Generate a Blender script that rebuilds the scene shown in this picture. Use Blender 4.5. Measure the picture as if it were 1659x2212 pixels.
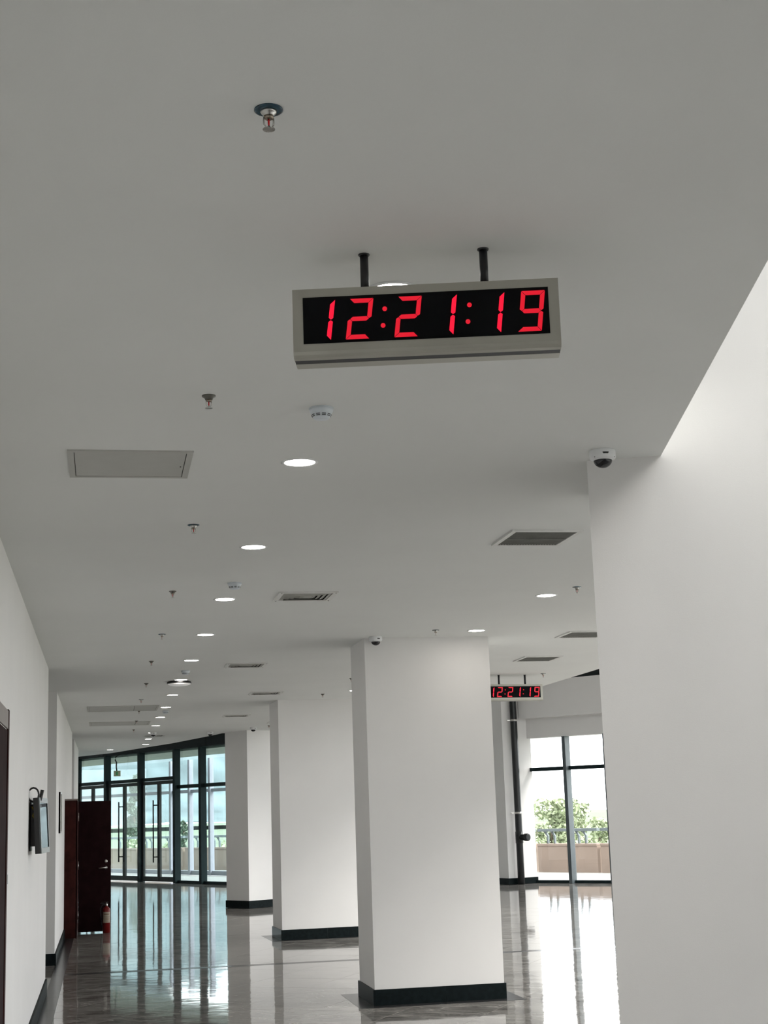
import bpy, bmesh, math, random
from mathutils import Matrix, Vector

for o in list(bpy.data.objects):
    bpy.data.objects.remove(o, do_unlink=True)
S = bpy.context.scene
COL = S.collection
random.seed(7)

# ------------------------------------------------------------------ camera
W_PX, H_PX, F_PX = 1659.0, 2212.0, 3254.0
CAM_Z, CEIL = 1.865, 3.605
yaw, pitch, roll = math.radians(10.69), math.radians(11.214), math.radians(-1.894)
fw = Vector((math.sin(yaw) * math.cos(pitch), math.cos(yaw) * math.cos(pitch), math.sin(pitch)))
rt = Vector((math.cos(yaw), -math.sin(yaw), 0))
up = rt.cross(fw)
rt2 = rt * math.cos(roll) + up * math.sin(roll)
up2 = -rt * math.sin(roll) + up * math.cos(roll)
cam = bpy.data.cameras.new('camera')
cam.sensor_fit = 'VERTICAL'
cam.sensor_height = 24.0
cam.lens = 24.0 * F_PX / H_PX
cam.clip_start, cam.clip_end = 0.05, 4000
camo = bpy.data.objects.new('camera', cam)
COL.objects.link(camo)
m = Matrix((rt2, up2, -fw)).transposed().to_4x4()
m.translation = Vector((0, 0, CAM_Z))
camo.matrix_world = m
S.camera = camo

# ------------------------------------------------------------------ world, sun, exposure
SKY = 4.0
w = bpy.data.worlds.new('sky')
S.world = w
w.use_nodes = True
nt = w.node_tree
nt.nodes.clear()
out = nt.nodes.new('ShaderNodeOutputWorld')
bg = nt.nodes.new('ShaderNodeBackground')
tc = nt.nodes.new('ShaderNodeTexCoord')
mp = nt.nodes.new('ShaderNodeMapping')
mp.inputs['Scale'].default_value = (1, 1, 3.2)
nz = nt.nodes.new('ShaderNodeTexNoise')
nz.inputs['Scale'].default_value = 5.5
nz.inputs['Detail'].default_value = 7
nz.inputs['Roughness'].default_value = 0.6
cr = nt.nodes.new('ShaderNodeValToRGB')
cr.color_ramp.elements[0].position = 0.38
cr.color_ramp.elements[0].color = (0.72, 0.79, 0.86, 1)
cr.color_ramp.elements[1].position = 0.62
cr.color_ramp.elements[1].color = (1.0, 0.98, 0.95, 1)
nt.links.new(tc.outputs['Generated'], mp.inputs['Vector'])
nt.links.new(mp.outputs['Vector'], nz.inputs['Vector'])
nt.links.new(nz.outputs['Fac'], cr.inputs['Fac'])
nt.links.new(cr.outputs['Color'], bg.inputs['Color'])
bg.inputs['Strength'].default_value = SKY
nt.links.new(bg.outputs['Background'], out.inputs['Surface'])

sun = bpy.data.lights.new('sun', 'SUN')
sun.energy = 4.0
sun.angle = math.radians(25)
sun.color = (1, 0.97, 0.93)
suno = bpy.data.objects.new('sun', sun)
COL.objects.link(suno)
suno.rotation_euler = Vector((-0.62, 0.34, -0.60)).to_track_quat('-Z', 'Y').to_euler()

S.view_settings.view_transform = 'Standard'
S.view_settings.look = 'None'
S.view_settings.exposure = 0.57
S.view_settings.gamma = 1.0
S.view_settings.use_curve_mapping = False


# ------------------------------------------------------------------ pixel helpers (positions only)
def pray(x, y):
    return rt2 * ((x - W_PX / 2) / F_PX) + up2 * (-(y - H_PX / 2) / F_PX) + fw


def at_z(x, y, z):
    d = pray(x, y)
    return d * ((z - CAM_Z) / d.z) + Vector((0, 0, CAM_Z))


def at_y(x, y, Y):
    d = pray(x, y)
    return d * (Y / d.y) + Vector((0, 0, CAM_Z))


# ------------------------------------------------------------------ materials
MATS = {}


def mat(name, col, rough=0.5, metal=0.0, var=0.0, scale=8.0, bump=0.0, bscale=60.0, emit=None, estr=0.0, spec=None):
    if name in MATS:
        return MATS[name]
    mt = bpy.data.materials.new(name)
    mt.use_nodes = True
    n = mt.node_tree.nodes
    l = mt.node_tree.links
    b = n['Principled BSDF']
    b.inputs['Roughness'].default_value = rough
    b.inputs['Metallic'].default_value = metal
    b.inputs['Base Color'].default_value = (*col, 1)
    if spec is not None:
        b.inputs['Specular IOR Level'].default_value = spec
    t = n.new('ShaderNodeTexCoord')
    if var > 0:
        z = n.new('ShaderNodeTexNoise')
        z.inputs['Scale'].default_value = scale
        z.inputs['Detail'].default_value = 4
        r = n.new('ShaderNodeValToRGB')
        r.color_ramp.elements[0].position = 0.3
        r.color_ramp.elements[1].position = 0.7
        r.color_ramp.elements[0].color = (*[c * (1 - var) for c in col], 1)
        r.color_ramp.elements[1].color = (*[min(1, c * (1 + var)) for c in col], 1)
        l.new(t.outputs['Object'], z.inputs['Vector'])
        l.new(z.outputs['Fac'], r.inputs['Fac'])
        l.new(r.outputs['Color'], b.inputs['Base Color'])
    if bump > 0:
        z2 = n.new('ShaderNodeTexNoise')
        z2.inputs['Scale'].default_value = bscale
        z2.inputs['Detail'].default_value = 3
        bp = n.new('ShaderNodeBump')
        bp.inputs['Strength'].default_value = bump
        bp.inputs['Distance'].default_value = 0.002
        l.new(t.outputs['Object'], z2.inputs['Vector'])
        l.new(z2.outputs['Fac'], bp.inputs['Height'])
        l.new(bp.outputs['Normal'], b.inputs['Normal'])
    if emit:
        b.inputs['Emission Color'].default_value = (*emit, 1)
        b.inputs['Emission Strength'].default_value = estr
    MATS[name] = mt
    return mt


def glass_mat(name, tint, refl=1.0):
    if name in MATS:
        return MATS[name]
    mt = bpy.data.materials.new(name)
    mt.use_nodes = True
    n = mt.node_tree.nodes
    l = mt.node_tree.links
    n.clear()
    o = n.new('ShaderNodeOutputMaterial')
    tr = n.new('ShaderNodeBsdfTransparent')
    tr.inputs['Color'].default_value = (*tint, 1)
    gl = n.new('ShaderNodeBsdfGlossy')
    gl.inputs['Roughness'].default_value = 0.0
    gl.inputs['Color'].default_value = (0.9, 0.95, 0.95, 1)
    fr = n.new('ShaderNodeLayerWeight')
    fr.inputs['Blend'].default_value = 0.5
    pw = n.new('ShaderNodeMath')
    pw.operation = 'POWER'
    pw.inputs[1].default_value = 5.0
    mul = n.new('ShaderNodeMath')
    mul.operation = 'MULTIPLY_ADD'
    mul.inputs[1].default_value = 0.9 * refl
    mul.inputs[2].default_value = 0.04 * refl
    mx = n.new('ShaderNodeMixShader')
    l.new(fr.outputs['Facing'], pw.inputs[0])
    l.new(pw.outputs[0], mul.inputs[0])
    l.new(mul.outputs[0], mx.inputs['Fac'])
    l.new(tr.outputs[0], mx.inputs[1])
    l.new(gl.outputs[0], mx.inputs[2])
    l.new(mx.outputs[0], o.inputs['Surface'])
    MATS[name] = mt
    return mt


def marble_mat(name, c0, c1, vein, rough=0.05, wob=0.05):
    mt = bpy.data.materials.new(name)
    mt.use_nodes = True
    n = mt.node_tree.nodes
    l = mt.node_tree.links
    b = n['Principled BSDF']
    b.inputs['Roughness'].default_value = rough
    b.inputs['Specular IOR Level'].default_value = 0.36
    t = n.new('ShaderNodeTexCoord')
    oi = n.new('ShaderNodeObjectInfo')
    vm = n.new('ShaderNodeVectorMath')
    vm.operation = 'MULTIPLY'
    vm.inputs[1].default_value = (37.0, 53.0, 11.0)
    cb = n.new('ShaderNodeCombineXYZ')
    for i in range(3):
        l.new(oi.outputs['Random'], cb.inputs[i])
    l.new(cb.outputs[0], vm.inputs[0])
    add = n.new('ShaderNodeVectorMath')
    add.operation = 'ADD'
    l.new(t.outputs['Object'], add.inputs[0])
    l.new(vm.outputs[0], add.inputs[1])
    mp_ = n.new('ShaderNodeMapping')
    mp_.inputs['Scale'].default_value = (1.0, 2.6, 1.0)
    mp_.inputs['Rotation'].default_value = (0, 0, 0.5)
    l.new(add.outputs[0], mp_.inputs['Vector'])
    z = n.new('ShaderNodeTexNoise')
    z.inputs['Scale'].default_value = 2.1
    z.inputs['Detail'].default_value = 8
    z.inputs['Roughness'].default_value = 0.62
    z.inputs['Distortion'].default_value = 0.8
    l.new(mp_.outputs[0], z.inputs['Vector'])
    r = n.new('ShaderNodeValToRGB')
    r.color_ramp.elements[0].position = 0.32
    r.color_ramp.elements[0].color = (*c0, 1)
    r.color_ramp.elements[1].position = 0.68
    r.color_ramp.elements[1].color = (*c1, 1)
    l.new(z.outputs['Fac'], r.inputs['Fac'])
    # thin veins: ridge of a second noise
    z2 = n.new('ShaderNodeTexNoise')
    z2.inputs['Scale'].default_value = 1.3
    z2.inputs['Detail'].default_value = 5
    z2.inputs['Distortion'].default_value = 1.5
    l.new(mp_.outputs[0], z2.inputs['Vector'])
    s1 = n.new('ShaderNodeMath')
    s1.operation = 'SUBTRACT'
    s1.inputs[1].default_value = 0.5
    ab = n.new('ShaderNodeMath')
    ab.operation = 'ABSOLUTE'
    l.new(z2.outputs['Fac'], s1.inputs[0])
    l.new(s1.outputs[0], ab.inputs[0])
    vr = n.new('ShaderNodeValToRGB')
    vr.color_ramp.elements[0].position = 0.0
    vr.color_ramp.elements[0].color = (0.7, 0.7, 0.7, 1)
    vr.color_ramp.elements[1].position = 0.012
    vr.color_ramp.elements[1].color = (0, 0, 0, 1)
    l.new(ab.outputs[0], vr.inputs['Fac'])
    mx = n.new('ShaderNodeMixRGB')
    mx.inputs['Color2'].default_value = (*vein, 1)
    l.new(vr.outputs['Color'], mx.inputs['Fac'])
    l.new(r.outputs['Color'], mx.inputs['Color1'])
    l.new(mx.outputs['Color'], b.inputs['Base Color'])
    z3 = n.new('ShaderNodeTexNoise')
    z3.inputs['Scale'].default_value = 3.0
    z3.inputs['Detail'].default_value = 2
    l.new(add.outputs[0], z3.inputs['Vector'])
    bp = n.new('ShaderNodeBump')
    bp.inputs['Strength'].default_value = wob
    bp.inputs['Distance'].default_value = 0.01
    l.new(z3.outputs['Fac'], bp.inputs['Height'])
    l.new(bp.outputs['Normal'], b.inputs['Normal'])
    MATS[name] = mt
    return mt


PAINT = mat('wall_paint', (0.80, 0.79, 0.78), 0.85, var=0.015, scale=1.5, bump=0.12, bscale=160)
CEILM = mat('ceiling_paint', (0.765, 0.775, 0.76), 0.9, var=0.015, scale=1.2, bump=0.1, bscale=140)
MARBLE = marble_mat('floor_marble', (0.105, 0.098, 0.091), (0.36, 0.342, 0.32), (0.50, 0.49, 0.46), wob=0.12)
DARKSTONE = marble_mat('dark_stone', (0.018, 0.018, 0.02), (0.035, 0.035, 0.037), (0.06, 0.06, 0.06), rough=0.22, wob=0.02)
MATS['dark_stone'].node_tree.nodes['Principled BSDF'].inputs['Specular IOR Level'].default_value = 0.25
SKIRT = mat('skirting_stone', (0.007, 0.011, 0.012), 0.35, var=0.3, scale=20, spec=0.06)
SKIRTW = mat('wall_skirting_stone', (0.010, 0.013, 0.014), 0.4, var=0.3, scale=20, spec=0.004)
GROUT = mat('grout', (0.11, 0.108, 0.10), 0.8, var=0.1, scale=30)
STEELDK = mat('black_rod_paint', (0.012, 0.014, 0.017), 0.4, var=0.1, scale=30)
CLOCKM = mat('champagne_aluminium', (0.44, 0.43, 0.38), 0.42, metal=0.35, var=0.03, scale=5)
CLOCKDK = mat('seam_rubber', (0.02, 0.021, 0.024), 0.5, var=0.1, scale=40)
LCD = mat('clock_acrylic', (0.004, 0.005, 0.006), 0.08, var=0.2, scale=3, spec=0.1)
REDHI = mat('led_red_bright', (0.25, 0.0, 0.01), 0.4, var=0.05, emit=(1.0, 0.006, 0.034), estr=0.85)
REDLO = mat('led_red', (0.2, 0.0, 0.01), 0.4, var=0.05, emit=(1.0, 0.010, 0.032), estr=0.47)
CHROME = mat('chrome', (0.55, 0.54, 0.52), 0.28, metal=1.0, var=0.1, scale=40)
BRASS = mat('aged_brass', (0.32, 0.27, 0.22), 0.35, metal=1.0, var=0.2, scale=60)
PLATEBL = mat('blue_plate', (0.012, 0.055, 0.085), 0.25, var=0.15, scale=30)
PLATEGR = mat('grey_plate', (0.13, 0.125, 0.11), 0.4, metal=0.4, var=0.15, scale=30)
BULB = mat('red_bulb', (0.55, 0.01, 0.015), 0.1, var=0.05)
WPLAST = mat('white_plastic', (0.80, 0.81, 0.82), 0.4, var=0.02, scale=10)
BPLAST = mat('blue_white_plastic', (0.66, 0.71, 0.76), 0.4, var=0.02, scale=10)
BLACKP = mat('black_plastic', (0.012, 0.012, 0.013), 0.35, var=0.15, scale=20)
SMOKEDOME = mat('smoked_dome', (0.006, 0.007, 0.010), 0.05, var=0.1, scale=10)
LAMPE = mat('lamp_diffuser', (0.9, 0.9, 0.9), 0.5, var=0.01, emit=(1.0, 0.93, 0.85), estr=28.0)
LAMPW = mat('dim_diffuser', (0.8, 0.8, 0.8), 0.4, var=0.01, emit=(1.0, 0.97, 0.94), estr=0.12)
GRILLE = mat('grille_white', (0.70, 0.70, 0.68), 0.5, var=0.03, scale=20)
GRILLEDK = mat('dark_marks_and_duct_shade', (0.03, 0.032, 0.03), 0.8, var=0.2, scale=20)  # imitates the shade inside the vents; also colours screws, latches and marks
PANELG = mat('hatch_grey', (0.49, 0.49, 0.465), 0.6, var=0.02, scale=10)
DUCTGREY = mat('duct_grey', (0.20, 0.20, 0.185), 0.7, var=0.1, scale=12)
BLADE = mat('diffuser_blade', (0.36, 0.36, 0.33), 0.6, var=0.08, scale=12)
WOODR = mat('dark_red_wood', (0.036, 0.009, 0.008), 0.5, var=0.35, scale=6, spec=0.06)
WOODE = mat('dark_wine_wood', (0.020, 0.008, 0.009), 0.65, var=0.25, scale=6, spec=0.03)
CASGREY = mat('casing_sheen_grey', (0.20, 0.17, 0.155), 0.4, var=0.1, scale=15)  # grey stands in for light reflected off the red head casing
FRAMEDK = mat('dark_teal_aluminium', (0.011, 0.021, 0.023), 0.5, var=0.08, scale=9, spec=0.12)
FRAMEGY = mat('slate_aluminium', (0.085, 0.105, 0.115), 0.4, metal=0.2, var=0.06, scale=9)
LEAFGY = mat('bronze_grey_sash', (0.050, 0.054, 0.053), 0.5, var=0.06, scale=9, spec=0.15)
LILAC = mat('pale_lilac_aluminium', (0.30, 0.30, 0.35), 0.45, var=0.05, scale=9)
GLASST = glass_mat('teal_glass', (0.90, 0.96, 0.958), 0.6)
GLASSO = glass_mat('outer_glass', (0.95, 0.975, 0.978), 0.5)
GLASSC = glass_mat('clear_glass', (0.97, 0.967, 0.957), 0.7)
HANDLE = mat('dark_pull_steel', (0.015, 0.016, 0.018), 0.4, metal=0.2, var=0.1, scale=20, spec=0.2)
REDEXT = mat('extinguisher_red', (0.17, 0.008, 0.008), 0.3, var=0.08, scale=12, spec=0.3)
CREAM = mat('cream_label', (0.40, 0.35, 0.27), 0.6, var=0.05, scale=25)
INK = mat('brown_print', (0.16, 0.09, 0.06), 0.7, var=0.2, scale=40)
GREENSIGN = mat('exit_green', (0.06, 0.26, 0.10), 0.4, var=0.05, emit=(0.1, 0.6, 0.2), estr=0.05)
SIGNBODY = mat('sign_cream', (0.50, 0.50, 0.33), 0.5, var=0.05, scale=20)
TVGLASS = mat('tv_glass', (0.010, 0.013, 0.015), 0.02, var=0.1, scale=5, spec=0.06)
TVBEZ = mat('tv_bezel', (0.10, 0.115, 0.115), 0.25, metal=0.5, var=0.1, scale=15)
YELLOW = mat('yellow_cable', (0.5, 0.35, 0.02), 0.5, var=0.1)
SLATE = mat('slate_board', (0.26, 0.25, 0.22), 0.4, metal=0.3, var=0.1, scale=15)
PIPE = mat('black_pipe', (0.010, 0.012, 0.014), 0.3, var=0.1, scale=10)
CONC = mat('terrace_paving', (0.34, 0.335, 0.32), 0.8, var=0.06, scale=2)
PARAP = mat('beige_stone', (0.28, 0.215, 0.175), 0.75, var=0.07, scale=1.2, bump=0.1, bscale=20)
RAILM = mat('railing_steel', (0.16, 0.19, 0.20), 0.45, metal=0.3, var=0.05, scale=6)
SOFFIT = mat('soffit_board', (0.24, 0.27, 0.22), 0.6, var=0.08, scale=5)
GRASS = mat('meadow', (0.10, 0.13, 0.08), 0.9, var=0.25, scale=0.05)
HILLM = mat('haze_tinted_hill', (0.105, 0.135, 0.145), 0.95, var=0.45, scale=0.045)  # distance haze is mixed into the teal base colour
LEAF = mat('foliage_light', (0.34, 0.39, 0.25), 0.6, var=0.3, scale=1.5)
LEAFD = mat('foliage_dark', (0.075, 0.11, 0.07), 0.6, var=0.3, scale=1.5)
BARK = mat('bark', (0.14, 0.11, 0.08), 0.9, var=0.25, scale=8)
CLADDK = mat('charcoal_cladding', (0.018, 0.023, 0.025), 0.6, var=0.08, scale=3, spec=0.15)
HOUSEW = mat('far_house_wall', (0.62, 0.62, 0.64), 0.8, var=0.05, scale=0.5)


# ------------------------------------------------------------------ mesh builder
class MB:
    def __init__(self):
        self.v, self.f, self.sm = [], [], []

    def add(self, vs, fs, smooth=False):
        k = len(self.v)
        self.v += [tuple(p) for p in vs]
        self.f += [tuple(i + k for i in q) for q in fs]
        self.sm += [smooth] * len(fs)
        return self

    def box(self, x0, x1, y0, y1, z0, z1, M=None):
        vs = [Vector(p) for p in ((x0, y0, z0), (x1, y0, z0), (x1, y1, z0), (x0, y1, z0),
                                  (x0, y0, z1), (x1, y0, z1), (x1, y1, z1), (x0, y1, z1))]
        if M is not None:
            vs = [M @ p for p in vs]
        return self.add(vs, ((3, 2, 1, 0), (4, 5, 6, 7), (0, 1, 5, 4), (1, 2, 6, 5), (2, 3, 7, 6), (3, 0, 4, 7)))

    def prism(self, pts, z0, z1):
        n = len(pts)
        vs = [(x, y, z0) for x, y in pts] + [(x, y, z1) for x, y in pts]
        fs = [tuple(reversed(range(n))), tuple(range(n, 2 * n))]
        fs += [(i, (i + 1) % n, (i + 1) % n + n, i + n) for i in range(n)]
        return self.add(vs, fs)

    def lathe(self, prof, seg=24, M=None, smooth=True):
        """prof: list of (r, z) top to bottom or bottom to top"""
        vs, fs = [], []
        for r, z in prof:
            for i in range(seg):
                a = 2 * math.pi * i / seg
                vs.append(Vector((r * math.cos(a), r * math.sin(a), z)))
        for j in range(len(prof) - 1):
            for i in range(seg):
                a, b = j * seg + i, j * seg + (i + 1) % seg
                fs.append((a, b, b + seg, a + seg))
        if prof[0][0] > 1e-6:
            fs.append(tuple(reversed(range(seg))))
        if prof[-1][0] > 1e-6:
            fs.append(tuple(range((len(prof) - 1) * seg, len(prof) * seg)))
        if M is not None:
            vs = [M @ p for p in vs]
        return self.add(vs, fs, smooth)

    def tube(self, pts, r, seg=10, cap=True):
        pts = [Vector(p) for p in pts]
        vs, fs = [], []
        for k, p in enumerate(pts):
            d = (pts[min(k + 1, len(pts) - 1)] - pts[max(k - 1, 0)]).normalized()
            a = Vector((0, 0, 1)) if abs(d.z) < 0.9 else Vector((1, 0, 0))
            u = d.cross(a).normalized()
            v = d.cross(u).normalized()
            for i in range(seg):
                t = 2 * math.pi * i / seg
                vs.append(p + (u * math.cos(t) + v * math.sin(t)) * r)
        for k in range(len(pts) - 1):
            for i in range(seg):
                a, b = k * seg + i, k * seg + (i + 1) % seg
                fs.append((a, b, b + seg, a + seg))
        if cap:
            fs.append(tuple(reversed(range(seg))))
            fs.append(tuple(range((len(pts) - 1) * seg, len(pts) * seg)))
        return self.add(vs, fs, True)

    def build(self, name, mt, parent=None, label=None, bevel=0.0, loc=None):
        me = bpy.data.meshes.new(name)
        me.from_pydata(self.v, [], self.f)
        bm = bmesh.new()
        bm.from_mesh(me)
        bmesh.ops.recalc_face_normals(bm, faces=bm.faces)
        bm.to_mesh(me)
        bm.free()
        for p, s in zip(me.polygons, self.sm):
            p.use_smooth = s and len(p.vertices) <= 4
        me.materials.append(mt)
        o = bpy.data.objects.new(name, me)
        COL.objects.link(o)
        if parent is not None:
            o.parent = parent
        if loc is not None:
            o.location = loc
        if label:
            o['label'] = label
        if bevel > 0:
            b = o.modifiers.new('bevel', 'BEVEL')
            b.width = bevel
            b.segments = 2
            b.limit_method = 'ANGLE'
        return o


def tag(o, label, cat, group=None, kind=None):
    o['label'] = label
    o['category'] = cat
    if group:
        o['group'] = group
    if kind:
        o['kind'] = kind
    return o


def thing(name, label, cat, loc=(0, 0, 0), rz=0.0, group=None, kind=None):
    o = bpy.data.objects.new(name, None)
    o.empty_display_size = 0.05
    COL.objects.link(o)
    o.location = loc
    o.rotation_euler = (0, 0, rz)
    return tag(o, label, cat, group, kind)


def dup(root, loc, rz=0.0, label=None, group=None):
    r = root.copy()
    COL.objects.link(r)
    r.location = loc
    r.rotation_euler = (0, 0, rz)
    if label:
        r['label'] = label
    if group:
        r['group'] = group
    for ch in list(root.children):
        c = ch.copy()
        COL.objects.link(c)
        c.parent = r
        for g in list(ch.children):
            d = g.copy()
            COL.objects.link(d)
            d.parent = c
    return r


ORD = ['first', 'second', 'third', 'fourth', 'fifth', 'sixth', 'seventh', 'eighth', 'ninth', 'tenth', 'eleventh',
       'twelfth', 'thirteenth', 'fourteenth']

# =================================================================== STRUCTURE
WX = -0.64            # left wall plane
ROOF = 6.5
# floor -------------------------------------------------------------
FLOORPOLY = [(-4.4, -9.2), (10.5, -9.2), (12.5, -3), (14, 8), (14.6, 18), (14.6, 26), (13.8, 31.5), (12.66, 34.41),
             (10.45, 36.95), (9.3, 38.0), (3.6, 42.5), (-4.4, 58.1)]
fl = MB().prism(FLOORPOLY, -0.25, -0.003).build('floor', MARBLE)
tag(fl, 'polished grey marble floor of the lobby with dark stone bands', 'floor', kind='structure')

TILE, TANG = 0.87, math.radians(-32)
tdir = Vector((math.cos(TANG), math.sin(TANG)))       # across joints
tdir2 = Vector((-math.sin(TANG), math.cos(TANG)))     # along measured joints
base_off = -4.54                                      # joint through the corner of the first column's border


def clip(poly, nx, ny, c):
    """keep nx*x+ny*y >= c"""
    res = []
    for i in range(len(poly)):
        a, b = poly[i], poly[(i + 1) % len(poly)]
        da, db = nx * a[0] + ny * a[1] - c, nx * b[0] + ny * b[1] - c
        if da >= 0:
            res.append(a)
        if da * db < 0:
            t = da / (da - db)
            res.append((a[0] + (b[0] - a[0]) * t, a[1] + (b[1] - a[1]) * t))
    return res


def in_view(x, y, pad=60):
    c = Vector((x, y, 0)) - Vector((0, 0, CAM_Z))
    z = c.dot(fw)
    if z < 1:
        return False
    px = W_PX / 2 + F_PX * c.dot(rt2) / z
    py = H_PX / 2 - F_PX * c.dot(up2) / z
    return -pad < px < 1345 + pad and py < H_PX + 70


STRIP0, STRIP1 = 19.75, 19.95     # dark strip across the floor
BANDX = -0.475                    # edge of the dark band along the left wall
h = TILE / 2 - 0.0022
tile_full = None
cands = []
for i in range(-40, 40):
    for j in range(-10, 60):
        c = tdir * (base_off + (i + 0.5) * TILE) + tdir2 * (j * TILE + 0.35)
        if not (12.0 < c.y < 29.0 and -1.2 < c.x < 10.5):
            continue
        if in_view(c.x, c.y):
            cands.append((c.y, c))
cands.sort(key=lambda t: t[0])
ntile = 0
for _, c in cands:
    if ntile >= 285:
        break
    corners = [c + tdir * (sx * h) + tdir2 * (sy * h) for sx, sy in ((-1, -1), (1, -1), (1, 1), (-1, 1))]
    poly = [(p.x, p.y) for p in corners]
    pieces = []
    whole = all(p[0] > BANDX for p in poly) and (all(p[1] < STRIP0 for p in poly) or all(p[1] > STRIP1 for p in poly))
    tilt = (random.uniform(-1, 1) * 0.0007, random.uniform(-1, 1) * 0.0007)
    if whole:
        if tile_full is None:
            o = MB().box(-h, h, -h, h, -0.004, 0.0).build('tile', MARBLE, fl)
            tile_full = o
        else:
            o = tile_full.copy()
            COL.objects.link(o)
        o.location = (c.x, c.y, 0)
        o.rotation_euler = (tilt[0], tilt[1], TANG)
        ntile += 1
        continue
    p0 = clip(poly, 1, 0, BANDX)
    for half in (clip(p0, 0, -1, -STRIP0) if p0 else [], clip(p0, 0, 1, STRIP1) if p0 else []):
        if len(half) >= 3:
            q = [(x - c.x, y - c.y) for x, y in half]
            o = MB().prism(q, -0.004, 0.0).build('tile', MARBLE, fl)
            o.location = (c.x, c.y, 0)
            o.rotation_euler = (tilt[0] * .6, tilt[1] * .6, 0)
            ntile += 1
# dark bands
MB().box(BANDX, 9.5, STRIP0 + .003, STRIP1 - .003, -0.004, 0.0003).build('dark_strip', DARKSTONE, fl)
yy = 9.0
while yy < 38.8:
    y1 = min(yy + 1.2, 38.8)
    MB().box(WX + .012, BANDX - .003, yy + .002, y1 - .002, -0.004, 0.0003).build('border_slab', DARKSTONE, fl)
    yy = y1

# ceiling -----------------------------------------------------------
CPOLY = [(-4.4, -9.2), (1.5, -9.2), (1.5, 1.7), (2.812, 7.18), (3.3, 7.7), (4.2, 8.3), (6.4, 10.5), (6.4, 23.5), (6.1, 26), (5.4, 28.5), (4.4, 30.8),
         (3.4, 32.2), (2.48, 32.66), (2.27, 33.66), (1.57, 36.64), (0.86, 38.91), (0.18, 41.2), (-0.71, 43.0), (-4.4, 46)]
ce = MB().prism(CPOLY, CEIL, CEIL + 0.45).build('ceiling', CEILM)
tag(ce, 'plain white plasterboard ceiling over the lobby', 'ceiling', kind='structure')

# roof over the taller void, with a skylight opening above the near right void
SX0, SX1, SY0, SY1, SX2, SY2, SX3 = 3.0, 12.2, 2.5, 8.0, 7.2, 27.6, 7.6
ro = MB()
ro.prism([(-4.4, -9.2), (SX0, -9.2), (SX0, 42.98), (-4.4, 58.1)], ROOF, ROOF + .3)
ro.prism([(SX0, -9.2), (10.5, -9.2), (12.5, -3), (13.25, SY0), (SX0, SY0)], ROOF, ROOF + .3)
ro.prism([(SX3, SY0), (13.25, SY0), (14, SY1), (SX3, SY1)], ROOF, ROOF + .3)
ro.prism([(SX1, SY1), (14, SY1), (14.6, 18), (14.6, 26), (13.8, 31.5), (12.66, 34.41), (SX1, 34.9)], ROOF, ROOF + .3)
ro.prism([(SX0, SY1), (SX2, SY1), (SX2, SY2), (SX1, SY2), (SX1, 34.9), (10.0, 37.3), (9.3, 38.0), (3.6, 42.5), (SX0, 42.98)], ROOF, ROOF + .3)
roof = ro.build('ceiling', PAINT)
tag(roof, 'high white roof over the tall void beside the pillars', 'roof', kind='structure')
for x0, x1, y0, y1, lb_ in ((SX0, SX3, SY0, SY1, 'clear roof light above the near void'), (SX2, SX1, SY1, SY2, 'clear roof light above the void behind the columns')):
    sky_l = thing('window_skylight', lb_, 'skylight', (0, 0, ROOF), kind='structure')
    nb = round((x1 - x0) / 1.0)
    for i in range(nb):
        a, b = x0 + (x1 - x0) * i / nb, x0 + (x1 - x0) * (i + 1) / nb
        MB().box(a + .03, b - .03, y0, y1, 0.2, 0.22).build('pane', GLASSC, sky_l)
        MB().box(a - .03, a + .03, y0, y1, 0.1, 0.3).build('glazing_bar', FRAMEGY, sky_l)

# walls -------------------------------------------------------------
def wall(name, pts, z0, z1, label, mt=PAINT):
    o = MB().prism(pts, z0, z1).build(name, mt)
    return tag(o, label, 'wall', kind='structure')


R1a, R1b = 17.90, 21.18      # first side passage
R2a, R2b = 31.3, 33.6
wall('wall_left', [(-4.4, -9.2), (WX, -9.2), (WX, R1a), (-4.4, R1a)], -0.05, CEIL + .001,
     'white left wall nearest the camera, carrying the television')
wall('wall_left', [(-4.4, R1b), (WX, R1b), (WX, R2a), (-4.4, R2a)], -0.05, CEIL + .001,
     'white left wall beyond the side passage, beside the open red door')
wall('wall_left', [(-4.4, R2b), (WX, R2b), (WX, 38.85), (-4.4, 38.85)], -0.05, CEIL + .001,
     'last stretch of white left wall before the glass doors')
wall('wall_left', [(-4.7, -9.2), (-4.4, -9.2), (-4.4, 58.1), (-4.7, 58.1)], -0.05, ROOF, 'white outer wall closing the side passages')
wall('wall_back', [(-4.7, -9.5), (10.5, -9.5), (10.5, -9.2), (-4.7, -9.2)], -0.05, ROOF, 'white wall behind the photographer')

# left baseboard in stone pieces
def skirting_run(y0, y1, label):
    b = thing('baseboard_left', label, 'baseboard', (WX, y0, 0), kind='structure')
    y = 0
    while y < y1 - y0 - 1e-3:
        L = min(1.2, y1 - y0 - y)
        MB().box(0.0, 0.02, y + .001, y + L - .001, 0.0, 0.15).build('skirting_tile', SKIRTW, b)
        y += L
    return b


skirting_run(10.515, R1a, 'black stone baseboard along the near left wall below the television')
skirting_run(R1b, 25.8, 'black stone baseboard between the side passage and the red door')
skirting_run(27.0, R2a, 'black stone baseboard behind the open red door')
skirting_run(R2b, 38.85, 'black stone baseboard on the last stretch of left wall')
b = thing('baseboard_passage', 'black stone baseboard across the far side of the first passage', 'baseboard', (0, R1b, 0), kind='structure')
for a0, a1 in ((-4.4, -3.2), (-3.2, -2.0), (-2.0, -1.2), (-1.2, WX + .02)):
    MB().box(a0 + .001, a1 - .001, -0.02, 0.0, 0, 0.15).build('skirting_tile', SKIRT, b)


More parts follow.
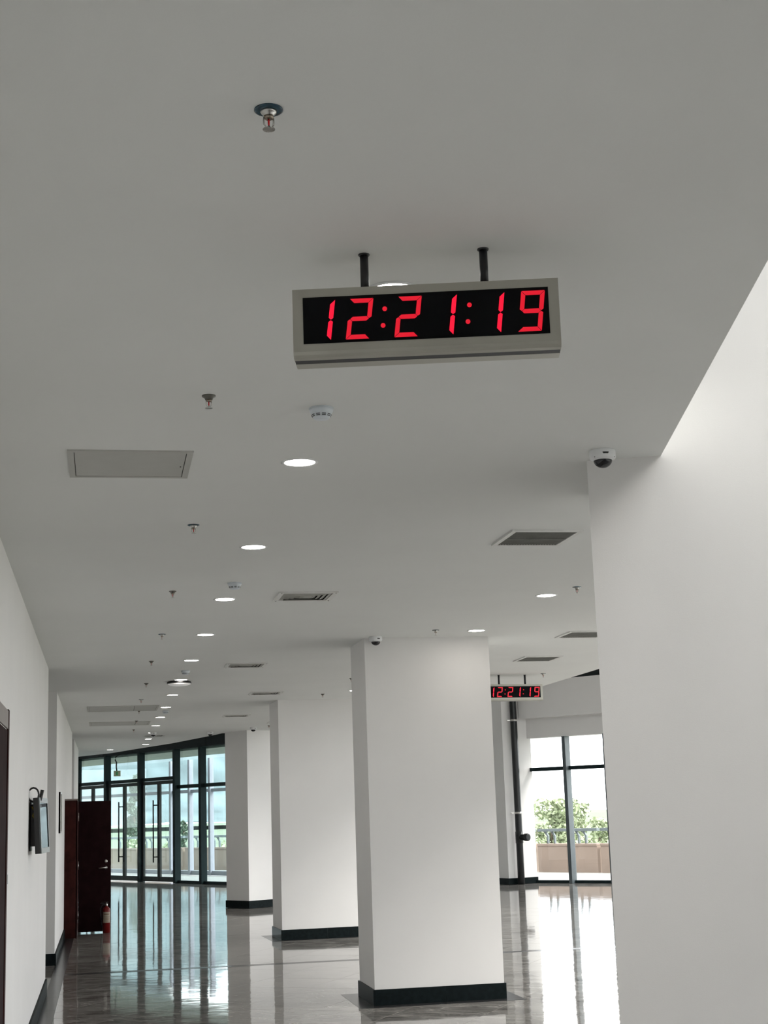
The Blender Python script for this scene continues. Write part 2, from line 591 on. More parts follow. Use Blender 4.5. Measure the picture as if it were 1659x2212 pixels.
# columns -----------------------------------------------------------
def column(x, y, rz, wdt, dep, top, label, jf=(0.542,), border=0.16, tiles=True, sk=0.018):
    """x, y = outer front-left corner of the skirting"""
    t = thing('column', label, 'column', (x, y, 0), rz, kind='structure')
    MB().box(sk, wdt - sk, sk, dep - sk, 0.0, top).build('shaft', PAINT, t)
    xs = [0] + [wdt * q for q in jf] + [wdt]
    for a, c in zip(xs[:-1], xs[1:]):
        MB().box(a + .0008, c - .0008, 0, sk - .0005, 0, .15).build('skirting_tile', SKIRT, t)
        MB().box(a + .0008, c - .0008, dep - sk + .0005, dep, 0, .15).build('skirting_tile', SKIRT, t)
    for x0 in (0, wdt - sk):
        MB().box(x0 + (0 if x0 else 0.0), x0 + sk - .0005, sk, dep - sk, 0, .15).build('skirting_tile', SKIRT, t)
    if border > 0:
        e = border
        for (a, b_, c, d) in ((-e, wdt / 2, -e, 0.03), (wdt / 2, wdt + e, -e, 0.03), (-e, wdt / 2, dep - .03, dep + e), (wdt / 2, wdt + e, dep - .03, dep + e),
                              (-e, 0.03, 0.03, dep - .03), (wdt - .03, wdt + e, 0.03, dep - .03)):
            MB().box(a + .001, b_ - .001, c + .001, d - .001, -0.004, 0.0012).build('border_slab', DARKSTONE, t)
    return t


column(2.593, 15.135, 0.0, 1.344, 0.93, CEIL + .01, 'broad white square column standing nearest on the marble floor with black stone base')
column(2.632, 23.42, math.radians(2.5), 1.344, 0.93, CEIL + .01, 'second white square column from the camera, partly behind the broad one', jf=(0.53,), border=0.15)
column(2.911, 31.66, math.radians(32), 1.344, 0.80, CEIL + .01, 'farthest white column, turned corner-on beside the glass doors', jf=(0.5,), border=0.0)
column(2.425, 7.262, math.radians(-20.5), 1.344, 0.93, ROOF, 'large white pillar at the right edge, rising past the ceiling', jf=(0.54,))
column(9.70, 36.60, math.radians(17), 0.86, 0.95, ROOF, 'distant white column with black drainpipe beside the right window', jf=(0.5,), border=0.0)

# =================================================================== FACADES
def seg_M(p, q):
    """local frame: x along p->q, y outward (left normal flipped), origin p"""
    d = (Vector((q[0], q[1], 0)) - Vector((p[0], p[1], 0)))
    L = d.length
    return math.atan2(d.y, d.x), L


# --- right window of the atrium: local x along the facade, +y outside
def window_run(name, label, p, q, zt, ztr, divs, mull=FRAMEGY, glass=GLASSC, lower=FRAMEDK, first=True, last=True, mw=0.045, md=0.16):
    ang, L = seg_M(p, q)
    t = thing(name, label, 'window', (p[0], p[1], 0), ang, kind='structure')
    xs = [0] + list(divs) + [L]
    for k, x in enumerate(xs):
        if (k == 0 and not first) or (k == len(xs) - 1 and not last):
            continue
        MB().box(x - mw, x + mw, -md, 0.04, 0.0, zt).build('mullion', mull, t)
    MB().box(0, L, -.05, .05, 0, .07).build('sill_rail', lower, t)
    for a, b_ in zip(xs[:-1], xs[1:]):
        MB().box(a + mw, b_ - mw, -.06, .04, ztr - .045, ztr + .045).build('transom', lower, t)
        MB().box(a + mw * .5, b_ - mw * .5, -.006, .006, .06, ztr - .03).build('pane', glass, t)
        MB().box(a + mw * .5, b_ - mw * .5, -.006, .006, ztr + .03, zt + .02).build('pane', glass, t)
    return t


RW0, RW1 = (10.44, 36.93), (11.9, 35.27)
window_run('window_1', 'tall clear window with slate frame at the right, overlooking the terrace', RW0, (12.66, 34.41), 3.52, 2.75, (1.15, 2.3), md=0.18, first=False)
PTS = [(12.66, 34.41), (13.8, 31.5), (14.6, 26), (14.6, 18), (14, 8), (12.5, -3), (10.5, -9.2)]
names = ['next to the right window', 'on the curve past the right window', 'halfway round the curved front', 'opposite the columns', 'opposite the near pillar', 'behind the photographer at right']
NEARTOPS = []
for i in range(len(PTS) - 1):
    ang, L = seg_M(PTS[i], PTS[i + 1])
    n = max(2, int(L / 1.6))
    window_run('window_%d' % (i + 2), 'tall clear glazed bay ' + names[i], PTS[i], PTS[i + 1], 6.45 if i in (2, 3) else 3.52, 2.75, [L * k / n for k in range(1, n)])
    if i not in (2, 3):
        NEARTOPS.append((PTS[i], PTS[i + 1], names[i]))
LK0, LK1 = (3.62, 42.44), (9.3, 38.0)
ang, L = seg_M(LK0, LK1)
window_run('window_8', 'tall glazed bay hidden between the columns, beyond the clock', LK0, LK1, 3.52, 2.75, [L * k / 4 for k in range(1, 4)])

# fascia and upper walls above the right windows
def upper(p, q, label, z0, z1, mt, inset, thick, name='wall_right'):
    ang, L = seg_M(p, q)
    o = MB().box(0.0, L + .05, -inset, -inset + thick, z0, z1).build(name, mt)
    o.location = (p[0], p[1], 0)
    o.rotation_euler = (0, 0, ang)
    return tag(o, label, 'wall', kind='structure')


ALL = [RW0] + PTS
nm2 = ['over the right window'] + ['over the glazed bay ' + s for s in names]
for i in range(1):
    upper(ALL[i], ALL[i + 1], 'recessed white lintel wall ' + nm2[i], 3.52, ROOF, PAINT, 0.10, 0.35)
for p_, q_, nm_ in NEARTOPS:
    upper(p_, q_, 'white wall over the glazed bay ' + nm_, 3.52, ROOF, PAINT, 0.10, 0.35)
FA0 = RW0
upper(FA0, PTS[0], 'projecting white fascia beam over the right window', 4.005, 4.915, PAINT, 0.35, 0.30, 'trim_1')
upper(FA0, PTS[0], 'dark cladding above the white fascia beam at the right', 4.915, ROOF, CLADDK, 0.30, 0.25, 'trim_2')
upper(LK0, LK1, 'white wall over the hidden glazed bay', 3.52, ROOF, PAINT, 0.1, 0.35)

# --- left entrance facade: line Y = 49.5 - 1.95 X
LA, LB = 49.5, -1.95
def LP(X):
    return (X, LA + LB * X)


EP, EQ = LP(-4.4), LP(3.62)
eang, eL = seg_M(EP, EQ)
k_len = math.hypot(1, LB)
def ex(X):
    return (X + 4.4) * k_len


ent = thing('window_9', 'dark teal framed glass entrance front at the end of the corridor', 'window', (EP[0], EP[1], 0), eang, kind='structure')
HZ, TZ, TZ2 = 3.85, 3.02, 2.75
mull = [ex(X) for X in (-3.05, -1.93, -0.80, 0.135, 1.145, 2.125, 2.80, 3.55)]
for x in mull:
    MB().box(x - .065, x + .065, -.14, .05, 0, HZ).build('mullion', FRAMEDK, ent)
edges = [0] + mull + [eL]
door_bays = {2: 1, 3: 1, 4: 1, 5: 1}
leafspec = []
for i in range(len(edges) - 1):
    a, b_ = edges[i] + (.065 if i else 0), edges[i + 1] - (.065 if i < len(edges) - 2 else 0)
    isdoor = i in (3, 4, 5)
    tz = TZ if isdoor or i < 3 else TZ2
    if b_ - a < .1:
        continue
    MB().box(a, b_, -.06, .05, tz - .05, tz + .05).build('transom', FRAMEDK, ent)
    MB().box(a - .02, b_ + .02, -.006, .006, tz + .04, HZ).build('pane', GLASST, ent)
    if isdoor:
        leafspec.append((a, b_, tz - .05))
    else:
        MB().box(a - .02, b_ + .02, -.006, .006, .05, tz - .04).build('pane', GLASST, ent)
        MB().box(a, b_, -.06, .05, 0, .08).build('sill_rail', FRAMEDK, ent)
# charcoal header with seams
hx = [0.0]
for px, py in ((221, 1640), (294, 1629), (371, 1620), (453, 1611)):
    d = pray(px, py)
    tt = LA / (d.y - LB * d.x)
    hx.append(ex(d.x * tt))
hx.append(eL)
for a, b_ in zip(hx[:-1], hx[1:]):
    MB().box(a + .008, b_ - .008, -.12, .2, HZ, ROOF).build('header_panel', CLADDK, ent)
MB().box(0, eL, -.10, .18, HZ, ROOF).build('header_backing', BLACKP, ent)

bay = ['leftmost', 'middle', 'rightmost']
# door leaves, two per bay, each bay its own door
for i, (a, b_, zt) in enumerate(leafspec):
    d0 = thing('door_%d' % (i + 3), 'pair of glass entrance doors with long dark pull bars, %s of the three pairs' % bay[i], 'door',
               (EP[0] + math.cos(eang) * a, EP[1] + math.sin(eang) * a, 0), eang, kind='structure')
    Lw = b_ - a
    for s, (x0, x1) in enumerate(((0.01, Lw / 2 - .004), (Lw / 2 + .004, Lw - .01))):
        fr = MB()
        sw = .075
        fr.box(x0, x0 + sw, -.045, .015, .03, zt - .01)
        fr.box(x1 - sw, x1, -.045, .015, .03, zt - .01)
        fr.box(x0 + sw, x1 - sw, -.045, .015, .03, .17)
        fr.box(x0 + sw, x1 - sw, -.045, .015, zt - .11, zt - .01)
        lf = fr.build('leaf_frame', LEAFGY, d0)
        MB().box(x0 + sw - .01, x1 - sw + .01, -.018, -.008, .16, zt - .10).build('pane', GLASST, lf)
        hxp = Lw / 2 + (-.17 if s == 0 else .17)
        hd = MB()
        hd.tube([(hxp, -.13, .58), (hxp, -.13, 2.40)], .021, 10)
        ho = hd.build('pull_handle', HANDLE, d0)
        for zz in (.74, 2.25):
            MB().tube([(hxp, -.13, zz), (hxp + (.13 if s == 0 else -.13), -.045, zz)], .017, 8).build('handle_bracket', HANDLE, ho)

# --- outer vestibule screen, parallel, further out
OFFS = 3.4
nx_, ny_ = -math.sin(eang), math.cos(eang)       # local +y (outside)
ov = thing('vestibule_screen', 'pale lilac framed outer glass screen of the entrance porch', 'window', (EP[0] + nx_ * OFFS, EP[1] + ny_ * OFFS, 0), eang, kind='structure')
ox = [ex(X) for X in (-4.0, -2.9, -1.75, -0.75, -0.18, 0.42, 1.02, 1.62, 2.22, 2.85, 3.5)]
for k, x in enumerate(ox):
    MB().box(x - .06, x + .06, -.1, .05, 0, 3.75).build('mullion', LILAC, ov)
for a, b_ in zip(ox[:-1], ox[1:]):
    MB().box(a + .06, b_ - .06, -.05, .05, 2.66, 2.76).build('transom', LILAC, ov)
    MB().box(a + .06, b_ - .06, -.05, .05, 0, .14).build('sill_rail', LILAC, ov)
    MB().box(a + .05, b_ - .05, -.006, .006, .13, 2.67).build('pane', GLASSO, ov)
    MB().box(a + .05, b_ - .05, -.006, .006, 2.75, 3.75).build('pane', GLASSO, ov)
for xm in (ex(1.32), ex(2.53)):
    for s in (-1, 1):
        hp = MB().tube([(xm + s * .16, -.14, .6), (xm + s * .16, -.14, 2.3)], .02, 8).build('pull_handle', HANDLE, ov)
        for zz in (.75, 2.15):
            MB().tube([(xm + s * .16, -.14, zz), (xm + s * .16, 0, zz)], .015, 6).build('handle_bracket', HANDLE, hp)
# canopy soffit boards between the screens and beyond
cano = thing('canopy', 'boarded porch soffit outside the glass entrance', 'canopy', (EP[0], EP[1], 0), eang, kind='structure')
nbd = 4
for k in range(nbd):
    MB().box(-.5, eL + 3.0, .25 + k * .62, .25 + (k + 1) * .62 - .02, 3.80, 3.90).build('soffit_board', SOFFIT, cano)
MB().box(-.5, eL + 3.0, .2, .25 + nbd * .62, 3.9, 4.3).build('canopy_roof', CLADDK, cano)

# chain lock on the outer door handles
cl = thing('door_lock', 'brass coloured lock looped round the outer door handles', 'lock', (0, 0, 0))
pc = Vector((EP[0], EP[1], 0)) + Vector((math.cos(eang), math.sin(eang), 0)) * ex(2.53) + Vector((nx_, ny_, 0)) * (OFFS - .14)
cl.location = (pc.x, pc.y, 1.02)
cl.rotation_euler = (0, 0, eang)
ring = [(.24 * math.cos(t), .05 * math.sin(t), .02 * math.sin(2 * t)) for t in [2 * math.pi * k / 20 for k in range(21)]]
MB().tube(ring, .028, 8, cap=False).build('shackle', BRASS, cl)
MB().box(-.09, .07, -.085, -.02, -.07, .06).build('lock_body', mat('lock_yellow', (0.35, 0.27, 0.12), 0.4, var=0.1), cl, bevel=.01)

# =================================================================== OUTSIDE
ter = MB().prism([(26, -20), (27, 5), (24.5, 20), (18.9, 33), (13.75, 41.5), (12.55, 43.7), (3.1, 57.3), (1.45, 59.3), (-6, 68), (-14, 68), (-4.75, 58), (-4.75, 58.12), (3.6, 42.55), (9.3, 38.05), (10.45, 37.0), (11.9, 35.34), (12.72, 34.45), (13.85, 31.55), (14.65, 26.05), (14.65, 18), (14.05, 7.9), (12.55, -3.1), (10.5, -9.6), (14, -20)], -0.3, -0.02).build('terrace', CONC)
tag(ter, 'bright pale paved terrace outside the windows', 'terrace', kind='structure')

PP = [(-6, 68), (1.29, 59.05), (2.92, 57.0), (12.41, 43.4), (13.59, 41.18), (18.7, 32.9), (24.3, 20), (26.8, 5), (25.8, -19)]
par_names = ['far left, outside the entrance doors', 'beyond the entrance doors', 'between the entrance and the right window', 'outside the right window',
             'right of the right window', 'along the curved front', 'opposite the near pillar', 'behind the photographer']
for i in range(len(PP) - 1):
    ang, L = seg_M(PP[i], PP[i + 1])
    t = thing('parapet', 'low beige stone terrace parapet ' + par_names[i], 'parapet', (PP[i][0], PP[i][1], -.02), ang)
    L -= .13
    n = max(1, round(L / 1.5))
    for k in range(n):
        MB().box(L * k / n + .004, L * (k + 1) / n - .004, 0, .2, 0, .74).build('stone_panel', PARAP, t)
    MB().box(0, L, -.02, .24, .74, .80).build('coping', PARAP, t)
    r = thing('railing', 'grey steel rail with cranked posts on the parapet ' + par_names[i], 'railing', (PP[i][0], PP[i][1], .78), ang)
    MB().box(0, L, .02, .14, .34, .42).build('rail', RAILM, r)
    n = max(1, int(L / 0.75))
    x = .35
    while x < L:
        for dx in (0, .28):
            if x + dx < L:
                MB().add([(x + dx - .03, .08, 0), (x + dx + .03, .08, 0), (x + dx + .03, .13, 0), (x + dx - .03, .13, 0),
                          (x + dx - .03, .08, .22), (x + dx + .03, .08, .22), (x + dx + .03, .13, .22), (x + dx - .03, .13, .22),
                          (x + dx - .16, .08, .35), (x + dx - .08, .08, .35), (x + dx - .08, .13, .35), (x + dx - .16, .13, .35)],
                         [(0, 1, 5, 4), (1, 2, 6, 5), (2, 3, 7, 6), (3, 0, 4, 7), (4, 5, 9, 8), (5, 6, 10, 9), (6, 7, 11, 10), (7, 4, 8, 11), (8, 9, 10, 11)]).build('post', RAILM, r)
        x += 1.25

gr = MB().prism([(-900, -200), (900, -200), (900, 1500), (-900, 1500)], -4.5, -4.2).build('ground', GRASS)
tag(gr, 'green meadow land far below the terrace', 'ground', kind='structure')


# hills
def hill(loc, sx, sy, sz, label, seed):
    rnd = random.Random(seed)
    n, mm = 36, 14
    ph = [rnd.uniform(0, 6.28) for _ in range(6)]
    vs, fs = [], []
    for j in range(mm + 1):
        for i in range(n + 1):
            u, v = i / n * 2 - 1, j / mm * 2 - 1
            hgt = math.exp(-2.6 * u * u) * math.exp(-3.2 * v * v)
            hgt *= 1 + .16 * math.sin(7 * u + ph[0]) + .1 * math.sin(15 * u + 4 * v + ph[1]) + .05 * math.sin(31 * u + ph[2] + 9 * v)
            vs.append((u * sx, v * sy, hgt * sz - .5))
    for j in range(mm):
        for i in range(n):
            a = j * (n + 1) + i
            fs.append((a, a + 1, a + n + 2, a + n + 1))
    o = MB().add(vs, fs, True).build('hill', HILLM)
    o.location = loc
    return tag(o, label, 'hill')


hill((20, 900, -4.6), 200, 160, 100, 'wooded hill far beyond the entrance doors', 3)


# trees
def tree(px, Y, ztop, width, height, n, label, mt, seed, cone=0.0, lf=0.16):
    rnd = random.Random(seed)
    c = at_y(px, 1760, Y)
    base = -4.3
    t = thing('tree', label, 'tree', (c.x, c.y, base), group=None)
    top = ztop - base
    MB().lathe([(.14, 0), (.10, top * .5), (.03, top * .9)], 8).build('trunk', BARK, t)
    vs, fs = [], []
    blobs = []
    nb_ = 16 if cone == 0 else 40
    for k in range(nb_):
        f = rnd.random() if cone == 0 else k / nb_
        zc = top - height + height * (.12 + .80 * f)
        rad = width * .5 * (1 - cone * f) * rnd.uniform(.3, 1)
        a = rnd.uniform(0, 6.28)
        blobs.append((Vector((math.cos(a) * rad * .65, math.sin(a) * rad * .65, zc)), width * .24 * (1 - cone * .6 * f) * rnd.uniform(.7, 1.2)))
    for k in range(n):
        p, r = rnd.choice(blobs)
        d = Vector((rnd.gauss(0, 1), rnd.gauss(0, 1), rnd.gauss(0, .9))).normalized() * r * (rnd.random() ** .35)
        q = p + d
        if q.z > top:
            q.z = top - rnd.random() * .2
        a = Vector((rnd.uniform(-1, 1), rnd.uniform(-1, 1), rnd.uniform(-1, 1))).normalized()
        b_ = a.cross(Vector((rnd.uniform(-1, 1), rnd.uniform(-1, 1), rnd.uniform(-1, 1)))).normalized()
        s = lf * rnd.uniform(.6, 1.3)
        i0 = len(vs)
        vs += [q + a * s, q + b_ * s * .55, q - a * s, q - b_ * s * .55]
        fs.append((i0, i0 + 1, i0 + 2, i0 + 3))
    fo = MB().add(vs, fs).build('foliage', mt, t)
    fo['kind'] = 'stuff'
    return t


tree(1190, 95, 2.25, 3.6, 5.2, 5200, 'round leafy tree outside the right window, left of the frame bar', LEAF, 11)
tree(1238, 98, 1.9, 3.0, 4.6, 3600, 'leafy tree seen behind the frame bar of the right window', LEAF, 12)
tree(1292, 104, 0.9, 2.0, 3.4, 2000, 'small pale tree at the right end of the right window', LEAF, 13)
tree(1158, 92, 0.8, 2.2, 3.6, 1800, 'low shrub tree at the left edge of the right window', LEAF, 14)
tree(290, 88, 5.0, 1.3, 8.2, 4200, 'tall slender dark poplar beyond the leftmost entrance doors', LEAFD, 21, cone=.55, lf=.13)
tree(397, 92, 2.1, 0.9, 5.6, 2400, 'thin dark poplar beside the fixed entrance pane', LEAFD, 22, cone=.6, lf=.11)
tree(284, 80, 1.0, 1.7, 4.2, 2200, 'pale bush in front of the tall poplar', LEAF, 23)
tree(365, 84, 0.9, 1.4, 3.6, 1500, 'pale bush seen through the middle entrance doors', LEAF, 24)
tree(470, 96, 0.5, 2.0, 3.6, 1500, 'low bush beyond the railing beside the farthest column', LEAF, 25)

# =================================================================== CLOCKS
def seg_poly(kind, wd, hg, th):
    """segment outlines of one digit cell in (u, z), centre origin, unslanted"""
    a, b_, t = wd / 2, hg / 2, th
    g = .0012
    if kind in 'ag' or kind == 'd':
        z0 = {'a': b_ - t / 2, 'g': 0, 'd': -b_ + t / 2}[kind]
        if kind == 'a':
            return [(-a + g, b_), (a - g, b_), (a - t - g, b_ - t), (-a + t + g, b_ - t)]
        if kind == 'd':
            return [(-a + g, -b_), (-a + t + g, -b_ + t), (a - t - g, -b_ + t), (a - g, -b_)]
        return [(-a + t / 2 + g, 0), (-a + t + g, t / 2), (a - t - g, t / 2), (a - t / 2 - g, 0), (a - t - g, -t / 2), (-a + t + g, -t / 2)]
    sx = 1 if kind in 'bc' else -1
    sz = 1 if kind in 'bf' else -1
    pts = [(a, b_ - g), (a, t * .45), (a - t / 2, g), (a - t, t * .55), (a - t, b_ - t - g)]
    return [(sx * u, sz * z) for u, z in pts]


SEGS = {'1': 'bc', '2': 'abged', '9': 'abcdfg'}


def make_clock(name, label, loc, rz):
    """origin: at the ceiling between the rods; local -y is the front"""
    t = thing(name, label, 'clock', loc, rz)
    F, B = -.060, .080
    zt, zb = 3.476 - CEIL, 3.2545 - CEIL
    hw = .4155
    # housing profile extruded along x
    prof = [(F, zt), (F, zb + .018), (F + .004, zb + .008), (F + .012, zb + .001), (F + .035, zb - .0005), (F + .035, zb + .0015), (F + .072, zb + .0015),
            (F + .072, zb - .0005), (B - .012, zb + .001), (B - .003, zb + .010), (B, zb + .02), (B, zt)]
    n = len(prof)
    vs = [(-hw, y, z) for y, z in prof] + [(hw, y, z) for y, z in prof]
    fs = [tuple(range(n)), tuple(reversed(range(n, 2 * n)))] + [(i, i + n, (i + 1) % n + n, (i + 1) % n) for i in range(n)]
    MB().add(vs, fs).build('housing', CLOCKM, t)
    MB().box(-hw + .001, hw - .001, F + .0355, F + .0715, zb - .0002, zb + .0013).build('seam_strip', CLOCKDK, t)
    fz0, fz1 = 3.297 - CEIL, 3.448 - CEIL
    dp = MB().box(-.383, .383, F - .0015, F + .004, fz0, fz1).build('display_panel', LCD, t)
    MB().box(-.383, .383, B - .004, B + .0015, fz0, fz1).build('rear_display_panel', LCD, t)
    zc = (fz0 + fz1) / 2 - .001
    dw, dh, th, sl = .0735, .131, .0138, .125
    cells = [('1', -.2950 - .0312), ('2', -.178 - .0312 + .003), ('2', -.0312 - .0268 + .003), ('1', .0640 + .022 - .0312), ('1', .2338 - .0312), ('9', .3595 - .0312)]
    for ch, uc in cells:
        dg = None
        for k, sg in enumerate(SEGS[ch]):
            pl = seg_poly(sg, dw, dh, th)
            pl = [(uc + u + sl * z, zc + z) for u, z in pl]
            y0, y1 = F - .0032, F - .001
            m_ = len(pl)
            vs = [(u, y0, z) for u, z in pl] + [(u, y1, z) for u, z in pl]
            fs = [tuple(range(m_)), tuple(reversed(range(m_, 2 * m_)))] + [(i, (i + 1) % m_, (i + 1) % m_ + m_, i + m_) for i in range(m_)]
            MB().add(vs, fs).build('digit_segment', REDHI if ch == '1' else REDLO, dp, label='lit red segment of the digit %s' % ch)
    for uc in (-.1305, .1335):
        for dz in (.0285, -.0255):
            M = Matrix.Translation((uc + sl * dz, F - .0015, zc + dz)) @ Matrix.Rotation(math.pi / 2, 4, 'X')
            MB().lathe([(.0074, -.001), (.0074, .0018)], 18, M).build('colon_dot', REDLO, dp)
    for s in (-1, 1):
        u = s * .1895
        rd = MB().tube([(u, 0, .0), (u, 0, zt - .005)], .0135, 14).build('rod', STEELDK, t)
        MB().lathe([(.0185, 0), (.0185, -.003), (.015, -.006)], 16, Matrix.Translation((u, 0, 0))).build('rod_collar', STEELDK, rd)
    return t


r1, r2 = at_z(786, 549, CEIL), at_z(1043, 539, CEIL)
rc = (r1 + r2) / 2
make_clock('hanging_clock', 'large hanging digital clock with red digits reading 12:21:19, nearest the camera', (rc.x, rc.y, CEIL), math.radians(-12.9))
make_clock('hanging_clock', 'small distant hanging digital clock, partly behind the broad column', (5.395, 19.70, CEIL), math.radians(7))

# =================================================================== CEILING FITTINGS
# sprinklers
def make_sprinkler(name, label, plate, hanging=False):
    t = thing(name, label, 'sprinkler', (0, 0, CEIL), group='ceiling sprinklers')
    if plate is not None:
        MB().lathe([(.0365, 0), (.0365, -.0025), (.033, -.0042), (.022, -.0045)], 28).build('escutcheon', plate, t)
        MB().lathe([(.022, -.0042), (.019, -.010), (.0135, -.0145), (.0135, -.018)], 22).build('cup', CHROME, t)
    else:
        MB().lathe([(.030, 0), (.029, -.004), (.018, -.011), (.0155, -.018)], 22).build('cup', PLATEGR, t)
    bd = MB().lathe([(.0125, -.016), (.0125, -.024), (.009, -.026)], 16).build('body', BRASS, t)
    for s in (-1, 1):
        MB().tube([(s * .0115, 0, -.022), (s * .013, 0, -.030), (s * .0125, 0, -.040), (s * .008, 0, -.047), (s * .002, 0, -.0515)], .0024, 8).build('frame_arm', CHROME, t)
    MB().lathe([(.0022, -.025), (.0026, -.030), (.0026, -.040), (.0016, -.044)], 12).build('glass_bulb', BULB, t)
    MB().lathe([(.004, -.045), (.004, -.0525)], 12).build('boss', CHROME, t)
    df = MB()
    df.lathe([(.0075, -.0520), (.0075, -.0535)], 20)
    for k in range(14):
        a = 2 * math.pi * k / 14
        M = Matrix.Rotation(a, 4, 'Z')
        df.add([M @ Vector(p) for p in ((.006, -.0016, -.0522), (.0155, -.0028, -.0530), (.0155, .0028, -.0530), (.006, .0016, -.0522),
                                        (.006, -.0016, -.0534), (.0155, -.0028, -.0542), (.0155, .0028, -.0542), (.006, .0016, -.0534))],
               ((0, 1, 2, 3), (7, 6, 5, 4), (0, 4, 5, 1), (1, 5, 6, 2), (2, 6, 7, 3), (3, 7, 4, 0)))
    df.build('deflector', CHROME, t)
    return t


s1 = make_sprinkler('fire_sprinkler', 'chrome fire sprinkler with dark blue ceiling plate, largest and nearest the camera', PLATEBL)
p = at_z(580, 237, CEIL)
s1.location = (p.x, p.y, CEIL)
s1.rotation_euler = (0, 0, math.radians(8))
s2 = make_sprinkler('fire_sprinkler', 'fire sprinkler with grey cone cup below the large clock', None)
p = at_z(451, 855, CEIL)
s2.location = (p.x, p.y, CEIL)
s2.rotation_euler = (0, 0, .5)
for i, (x, y) in enumerate(((418, 1134), (373, 1277), (350, 1370), (327, 1428), (316, 1476), (305, 1511), (300.2, 1535), (294.8, 1557), (288.8, 1576))):
    p = at_z(x, y, CEIL)
    dup(s1 if i in (0, 2, 5) else s2, (p.x, p.y, CEIL), .3 + i * .7, 'fire sprinkler on the left ceiling row, %s one from the camera' % ORD[i + 2])
for i, (x, y, lb) in enumerate(((1246, 1268, 'fire sprinkler beside the right pillar, next to a round downlight'),
                               (941, 1361, 'fire sprinkler on the ceiling just above the broad column'),
                               (697, 1499, 'fire sprinkler on the ceiling above the second column'),
                               (581, 1567, 'tiny fire sprinkler above the farthest column'),
                               (759, 1465, 'fire sprinkler half hidden by the left edge of the broad column'),
                               (1173.4, 1455, 'fire sprinkler to the right of the distant clock'))):
    p = at_z(x, y, CEIL)
    dup(s1 if i in (0, 1, 5) else s2, (p.x, p.y, CEIL), .4 + i * .9, lb)

# downlights
def make_downlight(label):
    t = thing('downlight', label, 'downlight', (0, 0, CEIL), group='recessed downlights')
    MB().lathe([(.094, 0), (.094, -.002), (.080, -.0045), (.0775, -.0015)], 40).build('trim_ring', WPLAST, t)
    MB().lathe([(.0772, -.0005), (.0772, -.0022), (.0, -.0024)], 36).build('diffuser', LAMPE, t)
    return t


d1 = make_downlight('round recessed downlight half hidden behind the large clock')
d1.location = (.963, 4.80, CEIL)
ys = [7.36 + 2.447 * k for k in range(13)]
for i, y in enumerate(ys):
    lb = 'round recessed downlight on the corridor row, %s one past the large clock' % ORD[i]
    dup(d1, (.965, y, CEIL), 0, lb)
for x, y, lb in ((1180, 1286, 'round recessed downlight near the right pillar, left of a sprinkler'),
                 (1029, 1362, 'round recessed downlight just above the right corner of the broad column'),
                 (767, 1491.5, 'recessed downlight peeping past the left edge of the broad column'),
                 (237.9, 1619.6, 'recessed downlight at the far left, nearest the glass entrance')):
    p = at_z(x, y, CEIL)
    dup(d1, (p.x, p.y, CEIL), 0, lb)

# smoke detectors
def make_smoke(label):
    t = thing('smoke_detector', label, 'smoke detector', (0, 0, CEIL), group='smoke detectors')
    MB().lathe([(.054, 0), (.054, -.005)], 32).build('base', BPLAST, t)
    b_ = MB().lathe([(.0545, -.005), (.051, -.016), (.038, -.042), (.032, -.049), (.0, -.050)], 32).build('body', BPLAST, t)
    for k in range(10):
        a = 2 * math.pi * k / 10
        for zz, rr in ((-.0325, .0430), (-.0385, .0400)):
            M = Matrix.Rotation(a, 4, 'Z') @ Matrix.Translation((rr, 0, zz)) @ Matrix.Rotation(math.radians(-27), 4, 'Y')
            MB().box(-.0012, .0012, -.0085, .0085, -.0014, .0014, M).build('vent_slot', BLACKP, b_)
    return t


sm = None
for x, y, lb in ((694, 882, 'white smoke detector with dark slots just below the large clock'), (507, 1259, 'smoke detector between the second and third corridor downlights'),
                 (401, 1448.5, 'smoke detector just above the black rimmed dome lamp'), (358, 1535, 'farthest smoke detector, beside the far ceiling panels')):
    p = at_z(x, y, CEIL)
    if sm is None:
        sm = make_smoke(lb)
        sm.location = (p.x, p.y, CEIL)
        sm.rotation_euler = (0, 0, math.radians(-90 + 7))
    else:
        dup(sm, (p.x, p.y, CEIL), math.radians(-90 + 3), lb)

# dome lamp
p = at_z(387, 1472, CEIL)
dl = thing('dome_lamp', 'round surface ceiling lamp with black rim on the corridor row', 'lamp', (p.x, p.y, CEIL))
MB().lathe([(.125, 0), (.125, -.008)], 36).build('base_plate', BLACKP, dl)
MB().lathe([(.150, -.006), (.160, -.014), (.160, -.028), (.150, -.032)], 36).build('rim', BLACKP, dl)
MB().lathe([(.149, -.030), (.147, -.036), (.125, -.048), (.08, -.057), (.0, -.060)], 36).build('diffuser', LAMPW, dl)

